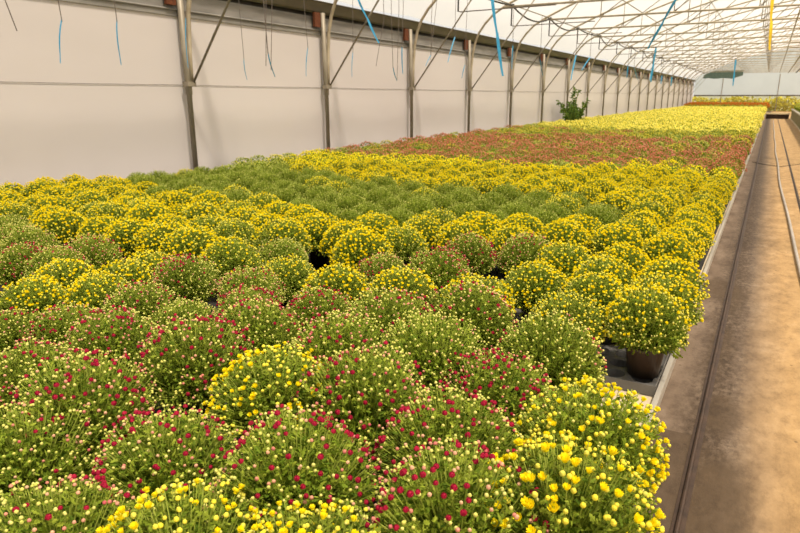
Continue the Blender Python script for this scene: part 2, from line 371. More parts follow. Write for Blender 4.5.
# ------------------------------------------------------------------ arch frames every four metres
def frame(k):
    y = 8.0 + 4.0 * k
    lab = ('nearest galvanised arch frame, its post bare against the cream side wall' if k == 0 else
           f'galvanised arch frame whose wall post stands {ONES[k + 1]} from the near end')
    fr = thing('arch_frame', lab, 'greenhouse frame', (-8.68, y, 0), 0, 'arch frames along the house')
    def rel(p): return [(x + 8.68, yy, z) for x, yy, z in p]
    n = 8 if k < 6 else 5
    g = Geo(); g_tube(g, rel([(-8.74, 0.0, 0), (-8.75, 0.0, CAMZ + 0.02), (-8.75, 0.0, CAMZ + 0.03), (-8.80, 0.0, CAMZ + 1.76)]), [0.046, 0.046, 0.058, 0.056], n)
    obj('post', g, MT['galv'], fr, True)
    g = Geo()
    hp = [(-8.74, 0.065, CAMZ + 0.2), (-8.74, 0.07, CAMZ + 0.6)] + [(x, 0.08, z + CAMZ) for x, z in ARCH]
    g_tube(g, rel(hp), 0.038, n); hoop = obj('hoop', g, MT['pipe_warm'], fr, True)
    g = Geo(); g_tube(g, rel([(-8.72, 0.07, CAMZ + 0.20), (-6.40, 0.07, CAMZ + 3.25)]), 0.021, n)
    obj('brace', g, MT['galv'], fr, True)
    g = Geo(); g_box(g, (-0.13, -0.07, CAMZ + 0.16), (0.0, 0.11, CAMZ + 0.24)); obj('clamp', g, MT['galv'], fr)
    g = Geo(); g_box(g, (-0.19, -0.26, CAMZ + 1.46), (-0.13, -0.06, CAMZ + 1.76)); obj('gutter_bracket', g, MT['rust'], fr)
    g = Geo(); g_tube(g, rel([(-7.68, 0.03, CAMZ + 2.70), (12.06, 0.03, CAMZ + 2.70)]), 0.032, n); obj('tie_bar', g, MT['pipe_warm'], fr, True)
    for x, x2 in ((-5.6, -5.6), (-3.2, -3.2), (-0.7, -0.7), (1.8, 1.8), (4.4, 4.4), (-5.6, -3.2), (-3.2, -0.7), (-0.7, 1.8), (4.4, 1.8), (7.0, 4.4)):
        z2 = np.interp(x2, [a for a, b in ARCH], [b for a, b in ARCH])
        g = Geo(); g_tube(g, rel([(x, 0.06, CAMZ + 2.70), (x2, 0.06, CAMZ + z2)]), 0.016, 5); obj('strut', g, MT['galv'], fr, True)
    g = Geo(); g_tube(g, rel([(13.08, 0, 0), (13.08, 0, CAMZ + 2.0)]), 0.05, n); obj('post', g, MT['galv'], fr, True)
for k in range(21): frame(k)
# purlins
for x, lab in ((-5.6, 'nearest the side wall'), (-3.2, 'above the middle of the wide bench'), (-0.7, 'above the bench rim at the aisle'), (1.8, 'beyond the aisle, above the raised bench')):
    z = float(np.interp(x, [a for a, b in ARCH], [b for a, b in ARCH])) + 0.055
    g = Geo(); g_tube(g, [(x, 6, CAMZ + z), (x, Y_END, CAMZ + z)], 0.02, 6)
    tag(obj('purlin', g, MT['galv']), f'thin steel roof purlin running lengthwise, {lab}', 'roof pipe', 'roof purlins')
# longitudinal pipes carried on the tie bars on the aisle side
for x, r, m, lab in ((0.42, 0.025, 'galv', 'thin grey pipe under the tie bars straight above the aisle'),
                     (1.30, 0.045, 'galv', 'thicker grey pipe under the tie bars beyond the aisle rails'),
                     (2.05, 0.06, 'dark', 'dark overhead pipe under the tie bars, farthest from the side wall')):
    g = Geo(); g_tube(g, [(x, y, CAMZ + 2.66 - r) for y in np.arange(8, 88.1, 8)], r, 6)
    tag(obj('overhead_pipe', g, MT[m]), lab, 'pipe', 'pipes under the tie bars')
# cable and black hose on the left with pipe hangers
g = Geo(); g_tube(g, [(-7.43, y, CAMZ + 2.76) for y in np.arange(0, 89, 4)], 0.018, 6)
tag(obj('support_cable', g, MT['galv']), 'straight steel cable running lengthwise beside the hoop shoulders', 'cable')
g = Geo(); hp = []
for k in range(-1, 20):
    for s in np.linspace(0, 1, 9)[:-1]:
        hp.append((-7.40, 8.05 + 4 * (k + s), CAMZ + 2.73 - 0.26 * 4 * s * (1 - s) * (0.7 + 0.5 * math.sin(k * 2.3))))
g_tube(g, hp, 0.026, 6)
tag(obj('irrigation_hose', g, MT['dark'], smooth=True), 'black hose sagging from hanger to hanger under the roof', 'hose')
for k in range(2, 12):
    y = 8.05 + 4 * k + 0.06
    h = thing('pipe_hanger', f'black angled pipe hanger on the {ONES[k + 1]} tie bar from the near end', 'hanger', (-7.43, y, CAMZ + 2.72), 0, 'pipe hangers under the tie bars')
    g = Geo(); g_tube(g, [(0, 0, 0.03), (0, 0, -0.58)], 0.022, 6); obj('drop_pipe', g, MT['dark'], h)
    g = Geo(); g_tube(g, [(0, 0, -0.57), (0.06, 0, -0.59), (2.6, 0, -0.58)], 0.014, 6); obj('cross_pipe', g, MT['string'], h)
    g = Geo(); g_box(g, (-0.07, -0.03, -0.03), (0.07, 0.03, 0.06)); obj('clip', g, MT['dark'], h)

# hanging strings with ribbons ------------------------------------------------
def ribbon_geo(g, a, b, w, mi=0):
    a, b = np.array(a), np.array(b); d = b - a; n = 5
    side = np.cross(d, [0.55, -0.83, 0]); side /= np.linalg.norm(side) + 1e-9
    nor = np.cross(side, d); nor /= np.linalg.norm(nor)
    V = []
    for i in range(n + 1):
        t = i / n; c = a + d * t + nor * 0.012 * math.sin(t * 5) + side * 0.012 * math.sin(t * 3.1 + a[1])
        ww = w * (0.6 + 0.4 * math.sin(math.pi * min(1, t + 0.15)))
        for s1, s2 in ((-1, -1), (1, -1), (1, 1), (-1, 1)): V.append(c + side * ww * s1 * 0.5 + nor * 0.0015 * s2)
    Q = []
    for i in range(n):
        for j in range(4): Q.append((i * 4 + j, i * 4 + (j + 1) % 4, i * 4 + 4 + (j + 1) % 4, i * 4 + 4 + j))
    Q += [(3, 2, 1, 0), (n * 4, n * 4 + 1, n * 4 + 2, n * 4 + 3)]
    g.add(V, quads(Q), mi)
# (ribbon top px, ribbon bottom px, plane x, width m, string radius)
STR = [((62, 22), (60, 63), -7.43, 0.016, 0.006), ((117, 22), (121, 65), -7.43, 0.016, 0.006), ((186, 20), (188, 68), -7.43, 0.012, 0.004), ((244, 60), (247, 80), -7.43, 0.012, 0.0045),
       ((268, 54), (275, 77), -7.43, 0.02, 0.008), ((308, 49), (306, 76), -7.43, 0.014, 0.005), ((353, 54), (352, 77), -7.43, 0.014, 0.005), ((393, 68), (397, 81), -7.43, 0.02, 0.006), ((402, 48), (403, 74), -7.43, 0.026, 0.006),
       ((455, 38), (448, 62), -7.43, 0.028, 0.006), ((431, 56), (426, 66), -7.43, 0.016, 0.006), ((465, 66), (462, 78), -7.43, 0.02, 0.006), ((513, 46), (512, 69), -7.43, 0.04, 0.008), ((540, 60), (543, 76), -7.43, 0.026, 0.008), ((576, 56), (571, 80), -7.43, 0.06, 0.01),
       ((590, 58), (582, 70), -7.43, 0.05, 0.01), ((628, 66), (627, 78), -7.43, 0.06, 0.012), ((634, 68), (638, 80), -7.43, 0.06, 0.012), ((655, 56), (650, 80), -7.43, 0.1, 0.015), ((662, 76), (661, 84), -7.43, 0.09, 0.015), ((672, 77), (671, 86), -7.43, 0.1, 0.015)]
top_rel = CAMZ + 2.74
for i, (a, b, x, w, sr) in enumerate(STR):
    A, B = at_x(a, x), at_x(b, x)
    if B[1] > 80: continue
    tp = np.array([x, A[1] + random.uniform(-0.1, 0.1), top_rel])
    t = thing('hanging_string', f'thin string ending in a blue ribbon, {ONES[i + 1]} along the side wall from the near end', 'string', tp, 0, 'blue-ended strings by the side wall')
    mid = (tp + A) / 2 + np.array([0, random.uniform(-.05, .05), 0])
    g = Geo(); g_tube(g, [tp - tp, mid - tp, A - tp], sr, 5); obj('cord', g, MT['string'], t)
    g = Geo(); ribbon_geo(g, A - tp + np.array([0, 0, 0.03]), B - tp, w); obj('ribbon', g, MT['ribbon_blue'], t)
# bare strings, no ribbon
for i, (a, b) in enumerate([((5, 0), (17, 31)), ((266, 0), (266, 66)), ((272, 0), (271, 70)), ((384, 20), (376, 66)), ((399, 10), (397, 80)), ((437, 0), (430, 60))]):
    A, B = at_x(a, -7.43), at_x(b, -7.43)
    tp = np.array([-7.43, A[1] - 0.05, top_rel])
    g = Geo(); g_tube(g, [tp - tp, A - tp, B - tp], 0.006, 5)
    o = obj('hanging_bare_string', g, MT['string']); o.location = tp
    tag(o, f'dark string without any ribbon, {ONES[i + 1]} bare one along the side wall from the near end', 'string', 'bare strings by the side wall')
# thicker twines nearer the aisle
for nm, a, b, y, r, m, lab in (('blue_twine', (356, -6), (379, 43), 12.0, 0.020, 'ribbon_blue', 'blue twine hanging slanted across the gutter beside a brace'),
                               ('blue_twine', (491, -12), (503, 76), 12.05, 0.028, 'ribbon_blue', 'long blue twine hanging in front of the gutter, tail reaching the wall sheet'),
                               ('blue_twine', (679, -6), (648, 49), 16.0, 0.026, 'ribbon_blue', 'blue twine hanging slanted from high under the bright roof'),
                               ('blue_twine', (655, 58), (651, 82), 40.0, 0.05, 'ribbon_blue', 'blue twine hanging below the tie bars before the far gutter'),
                               ('blue_twine', (735, 66), (733, 86), 56.0, 0.06, 'ribbon_blue', 'faint blue twine hanging against the far gable'),
                               ('yellow_ribbon', (773, -8), (770, 50), 16.1, 0.032, 'ribbon_yellow', 'yellow plastic ribbon hanging straight above the aisle')):
    A, B = at_y(a, y), at_y(b, y)
    if A[2] < top_rel - 0.06 and y > 20: A = np.array([A[0], A[1], top_rel - 0.06])
    g = Geo(); ribbon_geo(g, np.zeros(3), (B - A) * 0.52, r * 2.2); ribbon_geo(g, (B - A) * 0.5, B - A, r * 2.2)
    o = obj(nm, g, MT[m]); o.location = A
    tag(o, lab, 'twine' if 'twine' in nm else 'ribbon')
# shade net bundled near the far end
g = Geo(); xs = np.linspace(-7.5, -3.3, 9); V = []; n = len(xs)
for i, x in enumerate(xs):
    zt = CAMZ + min(2.98, 2.46 + 0.42 * (x + 7.5)); zb = CAMZ + 2.06 + 0.05 * math.sin(i * 1.9) + max(0, x + 4.2) * 0.3
    V += [(x, 87.2, zt), (x, 87.2, zb), (x, 87.6, zb), (x, 87.6, zt)]
Q = [(i * 4 + j, i * 4 + (j + 1) % 4, i * 4 + 4 + (j + 1) % 4, i * 4 + 4 + j) for i in range(n - 1) for j in range(4)] + [(0, 3, 2, 1), (4 * n - 4, 4 * n - 3, 4 * n - 2, 4 * n - 1)]
g.add(V, quads(Q))
tag(obj('shade_net', g, MT['net']), 'dark green shade net bundled under the roof at the far end', 'net')

# ------------------------------------------------------------------ bench
EDGE = -0.305
bench = thing('growing_bench', 'wide low growing bench carrying the chrysanthemums, metal rim along the aisle', 'bench', (0, 0, 0))
g = Geo(); g_box(g, (-8.5, -1.5, BED - 0.05), (EDGE - 0.02, 61.8, BED)); obj('bed', g, MT['cream'], bench)
g = Geo()
g_box(g, (EDGE - 0.02, -1.5, BED - 0.055), (EDGE, 61.8, BED + 0.028)); g_box(g, (EDGE - 0.024, -1.5, BED + 0.022), (EDGE + 0.002, 61.8, BED + 0.032))
obj('rim', g, MT['alu'], bench)
g = Geo(); g_box(g, (-8.53, -1.5, BED - 0.10), (-8.5, 61.8, BED + 0.034)); obj('rim', g, MT['alu'], bench)
g = Geo(); g_box(g, (-8.45, 3.29, BED), (EDGE - 0.05, 61.75, BED + 0.004)); g_box(g, (-8.45, -1.4, BED), (-1.0, 3.29, BED + 0.004)); obj('ground_fabric', g, MT['mat'], bench)
g = Geo(); TY = float(at_z((660, 424), BED - CAMZ)[1]); g_box(g, (EDGE + 0.001, TY - 0.07, BED - 0.055), (EDGE + 0.008, TY + 0.07, BED + 0.018)); obj('tape', g, MT['ribbon_yellow'], bench)['label'] = 'strip of yellow tape on the rim'
for y in np.arange(-1, 61, 4.1):
    g = Geo(); g_box(g, (-0.85, y - 0.06, 0), (-0.70, y + 0.06, BED - 0.05)); obj('leg', g, MT['alu'], bench)
    g = Geo(); g_box(g, (-7.9, y - 0.06, 0), (-7.75, y + 0.06, BED - 0.05)); obj('leg', g, MT['alu'], bench)
# the bed goes on behind the cross beam
b2 = thing('growing_bench', 'second growing bench, beyond the wooden beam at the far end', 'bench', (0, 62, 0))
g = Geo(); g_box(g, (-8.5, 0, BED - 0.05), (EDGE - 0.03, 28, BED)); obj('bed', g, MT['cream'], b2)
g = Geo(); g_box(g, (EDGE - 0.03, 0, BED - 0.10), (EDGE, 28, BED + 0.034)); obj('rim', g, MT['alu'], b2)
for y in np.arange(1, 28, 6.5):
    for x in (-0.8, -7.8):
        g = Geo(); g_box(g, (x - 0.07, y - 0.06, 0), (x + 0.07, y + 0.06, BED - 0.05)); obj('leg', g, MT['alu'], b2)

# raised bench on the other side of the aisle
rb = thing('raised_bench', 'raised bench with stained side panel on the far side of the aisle', 'bench', (1.5, 0, 0))
g = Geo(); g_box(g, (0.06, 14, 0.04), (0.10, 62, 0.74)); obj('side_panel', g, MT['panel'], rb)
g = Geo(); g_box(g, (0.0, 14, 0.74), (0.10, 62, 0.82)); obj('rim', g, MT['alu'], rb)
g = Geo(); g_box(g, (0.10, 14, 0.70), (2.5, 62, 0.76)); obj('bed', g, MT['panel'], rb)
g = Geo(); g_box(g, (0.02, 14, 0.0), (0.16, 62, 0.07)); obj('kerb', g, MT['cream'], rb)
for y in np.arange(15, 62, 5):
    g = Geo(); g_box(g, (2.3, y, 0), (2.4, y + 0.1, 0.70)); obj('leg', g, MT['alu'], rb)

# wooden beam across the end of the aisle
bm = thing('wooden_beam', 'pale wooden beam lying across the far end of the aisle', 'beam', (0.6, 61.9, 0))
g = Geo(); g_box(g, (-0.88, -0.02, 0.36), (0.88, 0.75, 0.46)); obj('top_plank', g, MT['wood'], bm)
g = Geo(); g_box(g, (-0.82, 0.1, 0), (0.82, 0.6, 0.36)); obj('dark_base', g, MT['rail'], bm)

# rails ------------------------------------------------------------------
g = Geo()
g_box(g, (-0.141, -2, 0.0), (-0.085, 61.8, 0.004)); g_tube(g, [(-0.115, y, 0.013) for y in np.arange(-2, 61.9, 3)], 0.010, 8)
tag(obj('rail', g, MT['rail']), 'rusty dark trolley rail in the concrete, beside the growing bench', 'rail', 'trolley rails')
g = Geo()
g_box(g, (0.632, -2, 0.0), (0.678, 61.8, 0.004)); g_tube(g, [(0.655, y, 0.013) for y in np.arange(-2, 61.9, 3)], 0.010, 8)
tag(obj('rail', g, MT['rail']), 'rusty trolley rail in the sandy concrete, with a grey pipe beside it', 'rail', 'trolley rails')
g = Geo()
g_tube(g, [(0.33 + 0.25 * math.exp(-max(0.0, y - 5.0) / 8.0) + 0.012 * math.sin(y * 0.7), y, 0.024) for y in np.arange(2, 60, 0.6)], 0.02, 7)
tag(obj('water_pipe', g, MT['hose'], smooth=True), 'grey water pipe lying loosely on the concrete along a trolley rail', 'pipe')
# a bent thin wire lying over the aisle
g = Geo(); g_tube(g, [(-0.25, 20.6, 0.012), (0.1, 19.9, 0.012), (0.45, 19.5, 0.02), (0.9, 20.2, 0.045), (1.3, 19.7, 0.012)], 0.007, 5)
tag(obj('loose_cable', g, MT['dark'], smooth=True), 'thin dark cable lying crosswise over the rails of the aisle', 'cable')

# ------------------------------------------------------------------ plants
def frames_of(D, roll):
    """rotation matrices taking +z to each direction in D"""
    D = D / (np.linalg.norm(D, axis=1)[:, None] + 1e-9)
    ref = np.where(np.abs(D[:, 2:3]) < 0.95, np.array([[0, 0, 1.0]]), np.array([[1.0, 0, 0]]))
    A = np.cross(ref, D); A /= np.linalg.norm(A, axis=1)[:, None] + 1e-9
    B = np.cross(D, A)
    c, s = np.cos(roll)[:, None], np.sin(roll)[:, None]
    return np.stack([A * c + B * s, -A * s + B * c, D], 2)
def scatter(g, tV, tT, tI, P, D, S, roll=None, mi=None):
    """copies of a template at points P, axis D, size S"""
    n = len(P)
    if n == 0: return
    if roll is None: roll = rng.uniform(0, 6.28, n)
    Rm = frames_of(np.asarray(D, float), roll)
    S = np.broadcast_to(np.asarray(S, float).reshape(-1, 1, 1), (n, 1, 1))
    V = np.einsum('nij,vj->nvi', Rm, tV) * S + np.asarray(P)[:, None, :]
    T = tT[None] + (np.arange(n) * len(tV))[:, None, None]
    I = np.tile(tI, n) if mi is None else np.repeat(np.asarray(mi), len(tT)) if not np.isscalar(mi) else np.full(n * len(tT), mi)
    g.add(V.reshape(-1, 3), T.reshape(-1, 3), I)

def tpl(g): return np.concatenate(g.V), np.concatenate(g.T), np.concatenate(g.I)
def sphere_tpl(nu, rows, squash=1.0, lower=None):
    """rows: list of polar angles; material 1 below `lower` radians from the bottom"""
    V = [(0, 0, squash)]; T = []; I = []
    for th in rows:
        for j in range(nu):
            a = 2 * math.pi * (j + 0.5 * (rows.index(th) % 2)) / nu; V.append((math.sin(th) * math.cos(a), math.sin(th) * math.sin(a), squash * math.cos(th)))
    V.append((0, 0, -squash)); last = len(V) - 1
    for j in range(nu): T.append((0, 1 + j, 1 + (j + 1) % nu)); I.append(0)
    for r in range(len(rows) - 1):
        low = rows[r] > 1.75
        for j in range(nu):
            a, b, c, d = 1 + r * nu + j, 1 + r * nu + (j + 1) % nu, 1 + (r + 1) * nu + j, 1 + (r + 1) * nu + (j + 1) % nu
            T += [(a, c, d), (a, d, b)]; I += [int(low)] * 2
    o = 1 + (len(rows) - 1) * nu
    for j in range(nu): T.append((o + j, last, o + (j + 1) % nu)); I.append(1)
    return np.array(V, float), np.array(T), np.array(I)
BUD = sphere_tpl(6, [0.75, 1.5, 2.2], 0.9)
OCT = sphere_tpl(4, [1.45], 0.8); OCT = (OCT[0], OCT[1], np.zeros(len(OCT[1]), int))

def yellow_tpl(k):
    """half-open chrysanthemum: two cups of petals on a green calyx"""
    r = random.Random(k); g = Geo()
    for ring, (n, spread, h, w) in enumerate(((10, 0.78, 0.92, 0.40), (8, 0.46, 1.08, 0.38), (5, 0.20, 1.05, 0.34))):
        for i in range(n):
            a = 2 * math.pi * (i + 0.5 * ring) / n + r.uniform(-.15, .15); sp = spread * r.uniform(0.8, 1.15); hh = h * r.uniform(0.85, 1.1)
            c, s = math.cos(a), math.sin(a); rad = np.array([c, s, 0]); tan = np.array([-s, c, 0])
            p0, p1, p2 = rad * 0.16, rad * (0.16 + sp * 0.6) + (0, 0, hh * 0.55), rad * (0.16 + sp * 0.82) + (0, 0, hh)
            g.add([p0 - tan * w * .3, p0 + tan * w * .3, p1 + tan * w * .6, p1 - tan * w * .6, p2 + tan * w * .25, p2 - tan * w * .25], quads([(0, 1, 2, 3), (3, 2, 4, 5)]), 0)
    V, T, I = sphere_tpl(7, [0.8, 1.5, 2.2], 0.7); g.add(V * 0.5 + (0, 0, 0.12), T, I)
    return tpl(g)
def red_tpl(k):
    """tight crimson globe of wrapped petals on a green calyx"""
    r = random.Random(k + 50); g = Geo()
    V, T, I = sphere_tpl(8, [0.5, 1.0, 1.5, 2.1], 0.95); g.add(V * 0.86, T, I)
    for ring, (n, th0, th1) in enumerate(((7, 1.75, 0.65), (6, 1.3, 0.2))):
        for i in range(n):
            a = 2 * math.pi * (i + 0.5 * ring) / n + r.uniform(-.1, .1)
            pts = []
            for th, w in ((th0, 0.30), ((th0 + th1) / 2, 0.46), (th1, 0.16)):
                for s in (-1, 1):
                    aa = a + s * w / max(0.35, math.sin(th)); rr = 0.98 if th != th1 else 1.06
                    pts.append((rr * math.sin(th) * math.cos(aa), rr * math.sin(th) * math.sin(aa), rr * math.cos(th)))
            g.add(pts, quads([(0, 1, 3, 2), (2, 3, 5, 4)]), 0)
    return tpl(g)
YEL = [yellow_tpl(i) for i in range(3)]
RED = [red_tpl(i) for i in range(2)]
def leaf_tpl():
    """lobed leaf along +z, folded at the midrib"""
    half = [(0.02, 0.0), (0.05, 0.22), (0.20, 0.34), (0.11, 0.46), (0.24, 0.62), (0.12, 0.72), (0.13, 0.86), (0.0, 1.0)]
    mid = [(0, 0, 0), (0, -0.06, 0.4), (0, -0.04, 0.72), (0, 0.05, 1.0)]
    V = list(mid); T = []
    for s in (1, -1):
        o = len(V); V += [(s * x, 0.05 * abs(x) / 0.24 + 0.05 * (z - 0.4) ** 2, z) for x, z in half]
        q = lambda a, b, c: T.append((a, b, c) if s > 0 else (a, c, b))
        q(0, o, o + 1); q(0, o + 1, 1); q(1, o + 1, o + 2); q(1, o + 2, o + 3); q(1, o + 3, 2); q(2, o + 3, o + 4); q(2, o + 4, o + 5); q(2, o + 5, o + 6); q(2, o + 6, 3)
    return np.array(V, float), np.array(T), np.zeros(len(T), int)
LEAF = leaf_tpl()
LEAF_LO = (np.array([(0, 0, 0), (0.2, 0.03, 0.5), (0, 0.02, 1.0), (-0.2, 0.03, 0.5), (0, -0.05, 0.5)], float), np.array([(0, 1, 4), (1, 2, 4), (2, 3, 4), (3, 0, 4)]), np.zeros(4, int))
LEAF_LO = (LEAF_LO[0], LEAF_LO[1], LEAF_LO[2])

RIM = 0.175
def dome_tips(n, Rh, H, r, thmax=1.78):
    i = np.arange(n) + 0.5
    ct = 1 - i / n * (1 - math.cos(thmax)); th = np.arccos(ct); ph = i * 2.399963 + r.uniform(-.35, .35, n)
    th = th + r.uniform(-.06, .06, n)
    d = np.stack([np.sin(th) * np.cos(ph), np.sin(th) * np.sin(ph), np.cos(th)], 1)
    p = 2.15
    k = (np.abs(np.sin(th)) ** p + np.abs(np.cos(th)) ** p) ** (-1 / p) * r.normal(0.99, 0.032, n)
    lump = 1 + 0.06 * np.sin(ph * 3 + r.uniform(0, 6)) * np.sin(th) + 0.04 * np.sin(ph * 5 + r.uniform(0, 6))
    k = k * lump
    low = th > math.pi / 2
    P = np.stack([d[:, 0] * Rh * k, d[:, 1] * Rh * k, 0.245 + d[:, 2] * np.where(low, 0.13, H) * k], 1)
    return P, d
def make_foliage(name, seed, n=500, green=False):
    r = np.random.default_rng(seed); g = Geo()
    P, d = dome_tips(n, 0.248, 0.245, r)
    base = np.array([0, 0, RIM - 0.01])
    up = d + np.array([0, 0, 0.55]); up /= np.linalg.norm(up, axis=1)[:, None]
    # stems: quadratic curve, outer part drawn
    B0 = base + (P - base) * np.array([0.22, 0.22, 0.1])
    C = P - up * (np.linalg.norm(P - base, axis=1) * 0.45)[:, None]
    def q(t): return (1 - t) ** 2 * B0 + 2 * t * (1 - t) * C + t * t * P
    ts = (0.25, 0.62, 1.0); ang = np.arange(3) * 2.0944
    rings = []
    for t in ts:
        c = q(t); tg = 2 * (1 - t) * (C - B0) + 2 * t * (P - C); Rm = frames_of(tg, np.zeros(n)); rad = 0.0019 if t < 1 else 0.0015
        circ = np.stack([np.cos(ang), np.sin(ang), 0 * ang], 1) * rad
        rings.append(c[:, None, :] + np.einsum('nij,vj->nvi', Rm, circ))
    V = np.stack(rings, 1).reshape(-1, 3)
    qd = np.array([(a * 3 + j, a * 3 + (j + 1) % 3, (a + 1) * 3 + (j + 1) % 3, (a + 1) * 3 + j) for a in range(2) for j in range(3)])
    Q = (qd[None] + (np.arange(n) * 9)[:, None, None]).reshape(-1, 4)
    g.add(V, quads(Q), 1)
    # leaves up the stems
    LP, LD, LS = [], [], []
    for t, s in ((0.34, .042), (0.5, .040), (0.62, .036), (0.72, .034), (0.80, .031), (0.87, .027), (0.93, .021)):
        c = q(t); sp = r.normal(size=(n, 3)); sp -= (sp * up).sum(1)[:, None] * up; sp /= np.linalg.norm(sp, axis=1)[:, None]
        LP.append(c); LD.append(sp * 0.9 + up * r.uniform(0.05, 0.8, (n, 1)) + d * 0.25); LS.append(s * r.uniform(0.7, 1.25, n))
    # skirt of larger leaves over the pot rim
    m = 150; a = r.uniform(0, 6.28, m); rr = r.uniform(0.09, 0.19, m)
    LP.append(np.stack([np.cos(a) * rr, np.sin(a) * rr, RIM + r.uniform(-0.015, 0.09, m)], 1)); LD.append(np.stack([np.cos(a), np.sin(a), r.uniform(-0.5, 0.5, m)], 1)); LS.append(r.uniform(.04, .062, m))
    scatter(g, *LEAF, np.concatenate(LP), np.concatenate(LD), np.concatenate(LS), r.uniform(0, 6.28, sum(len(x) for x in LP)), 0)
    # dense heart of the plant
    m = 240; dd = r.normal(size=(m, 3)); dd /= np.linalg.norm(dd, axis=1)[:, None]; dd[:, 2] = np.abs(dd[:, 2])
    scatter(g, *LEAF_LO, base + np.array([0, 0, .04]) + dd * np.array([0.13, 0.13, 0.16]) * r.uniform(.6, 1, (m, 1)), dd + r.normal(size=(m, 3)) * .5, r.uniform(.05, .075, m), r.uniform(0, 6.28, m), 0)
    me = g.mesh(name, [MT['leaf_green' if green else 'leaf'], MT['stem']])
    return me, P, up

# kind: share of open blossoms, of coloured buds, materials (blossom, coloured bud, small bud), sizes
KINDS = {
    'red':     dict(bl=0.20, cb=0.22, bm='petal_red', cm='bud_pink', sm='bud_cream', bs=(.0070, .0102), cs=(.0050, .0070), ss=(.0044, .0064)),
    'redmid':  dict(bl=0.105, cb=0.22, bm='petal_red', cm='bud_pink', sm='bud_cream', bs=(.0066, .0094), cs=(.0048, .0066), ss=(.0044, .0064)),
    'pale':    dict(bl=0.02, cb=0.10, bm='petal_red', cm='bud_pink', sm='bud_cream', bs=(.0064, .0086), cs=(.0045, .0060), ss=(.0042, .0060)),
    'yellow':  dict(bl=0.26, cb=0.40, bm='petal_yellow', cm='bud_yellow', sm='bud_cream', bs=(.0095, .0140), cs=(.0058, .0082), ss=(.0040, .0056)),
    'bloom':   dict(bl=0.34, cb=0.40, bm='petal_yellow', cm='bud_yellow', sm='bud_yellow', bs=(.0110, .0178), cs=(.0062, .0090), ss=(.0042, .0058)),
    'dense':   dict(bl=0.58, cb=0.36, bm='petal_yellow', cm='bud_yellow', sm='bud_yellow', bs=(.0098, .0138), cs=(.0066, .0092), ss=(.0042, .0058)),
    'lemon':   dict(bl=0.13, cb=0.52, bm='petal_yellow', cm='bud_yellow', sm='bud_cream', bs=(.0085, .0115), cs=(.0057, .0080), ss=(.0040, .0056)),
    'green':   dict(bl=0.0, cb=0.10, bm='petal_yellow', cm='bud_cream', sm='bud_green', bs=(.009, .012), cs=(.0042, .0055), ss=(.0036, .0050)),
}
NV = 4
FOL = [make_foliage('foliage', 100 + i) for i in range(NV)]
FOLG = []
for i in range(NV):
    me = FOL[i][0].copy(); me.materials[0] = MT['leaf_green']; FOLG.append(me)
def outfit(kind, vi):
    K = KINDS[kind]; me, P, U = FOL[vi]; r = np.random.default_rng(1000 + vi * 17 + sum(map(ord, kind))); n = len(P)
    w = np.full(n, 0.55)
    for _ in range(4):
        c = r.normal(size=3); c[2] = abs(c[2]) * 0.9 + .1; c /= np.linalg.norm(c); pn = (P - (0, 0, .2)); pn /= np.linalg.norm(pn, axis=1)[:, None]
        w += 1.6 * np.exp(-(1 - pn @ c) / 0.12)
    w *= np.clip((P[:, 2] - 0.14) / 0.20, 0.15, 1.0)
    order = np.argsort(r.random(n) ** (1 / w))[::-1]
    nb = int(round(K['bl'] * n)); nc = int(round(K['cb'] * n))
    bl, cb, sb = order[:nb], order[nb:nb + nc], order[nb + nc:]
    bs = r.uniform(*K['bs'], nb)
    g = Geo()
    scatter(g, *BUD, P[cb], U[cb], r.uniform(*K['cs'], nc), None, None)
    for I in g.I: I[I == 1] = 2
    scatter(g, *BUD, P[sb], U[sb], r.uniform(*K['ss'], len(sb)), None, None)
    for I in g.I[1:]: pass
    g.I[1] = np.where(g.I[1] == 1, 2, 1)
    buds = g.mesh('flower_buds', [MT[K['cm']], MT[K['sm']], MT['calyx']], True)
    T = RED if K['bm'] == 'petal_red' else YEL
    g = Geo()
    for k in range(len(T)):
        s = np.arange(nb) % len(T) == k
        scatter(g, *T[k], P[bl][s], U[bl][s] + r.normal(size=(s.sum(), 3)) * .15, bs[s])
    blos = g.mesh('blossoms', [MT[K['bm']], MT['calyx']], True) if nb else None
    return dict(buds=buds, blossoms=blos, tips=[(P[i], U[i], s) for i, s in zip(bl, bs)])
OUT = {(k, i): outfit(k, i) for k in KINDS for i in range(NV)}
ONE = {'petal_red': [], 'petal_yellow': []}
for m, T in (('petal_red', RED), ('petal_yellow', YEL)):
    for V, F_, I in T:
        g = Geo(); g.add(V, F_, I); ONE[m].append(g.mesh('blossom', [MT[m], MT['calyx']], True))
g = Geo()
g_lathe(g, [(0.0, 0.004), (0.072, 0.004), (0.074, 0.0), (0.092, 0.145), (0.098, 0.146), (0.102, 0.150), (0.104, 0.176), (0.100, 0.178), (0.094, 0.172), (0.091, 0.155)], 28, 0)
g_lathe(g, [(0.091, 0.155), (0.0, 0.162)], 28, 1)
POT = g.mesh('flower_pot', [MT['pot'], MT['soil']], True)

LOOK = {'red': 'crimson-flecked', 'redmid': 'sparsely crimson-flecked', 'pale': 'pale green-budded', 'yellow': 'yellow', 'bloom': 'large-bloomed yellow', 'dense': 'densely yellow', 'lemon': 'lemon-budded', 'green': 'plain green'}

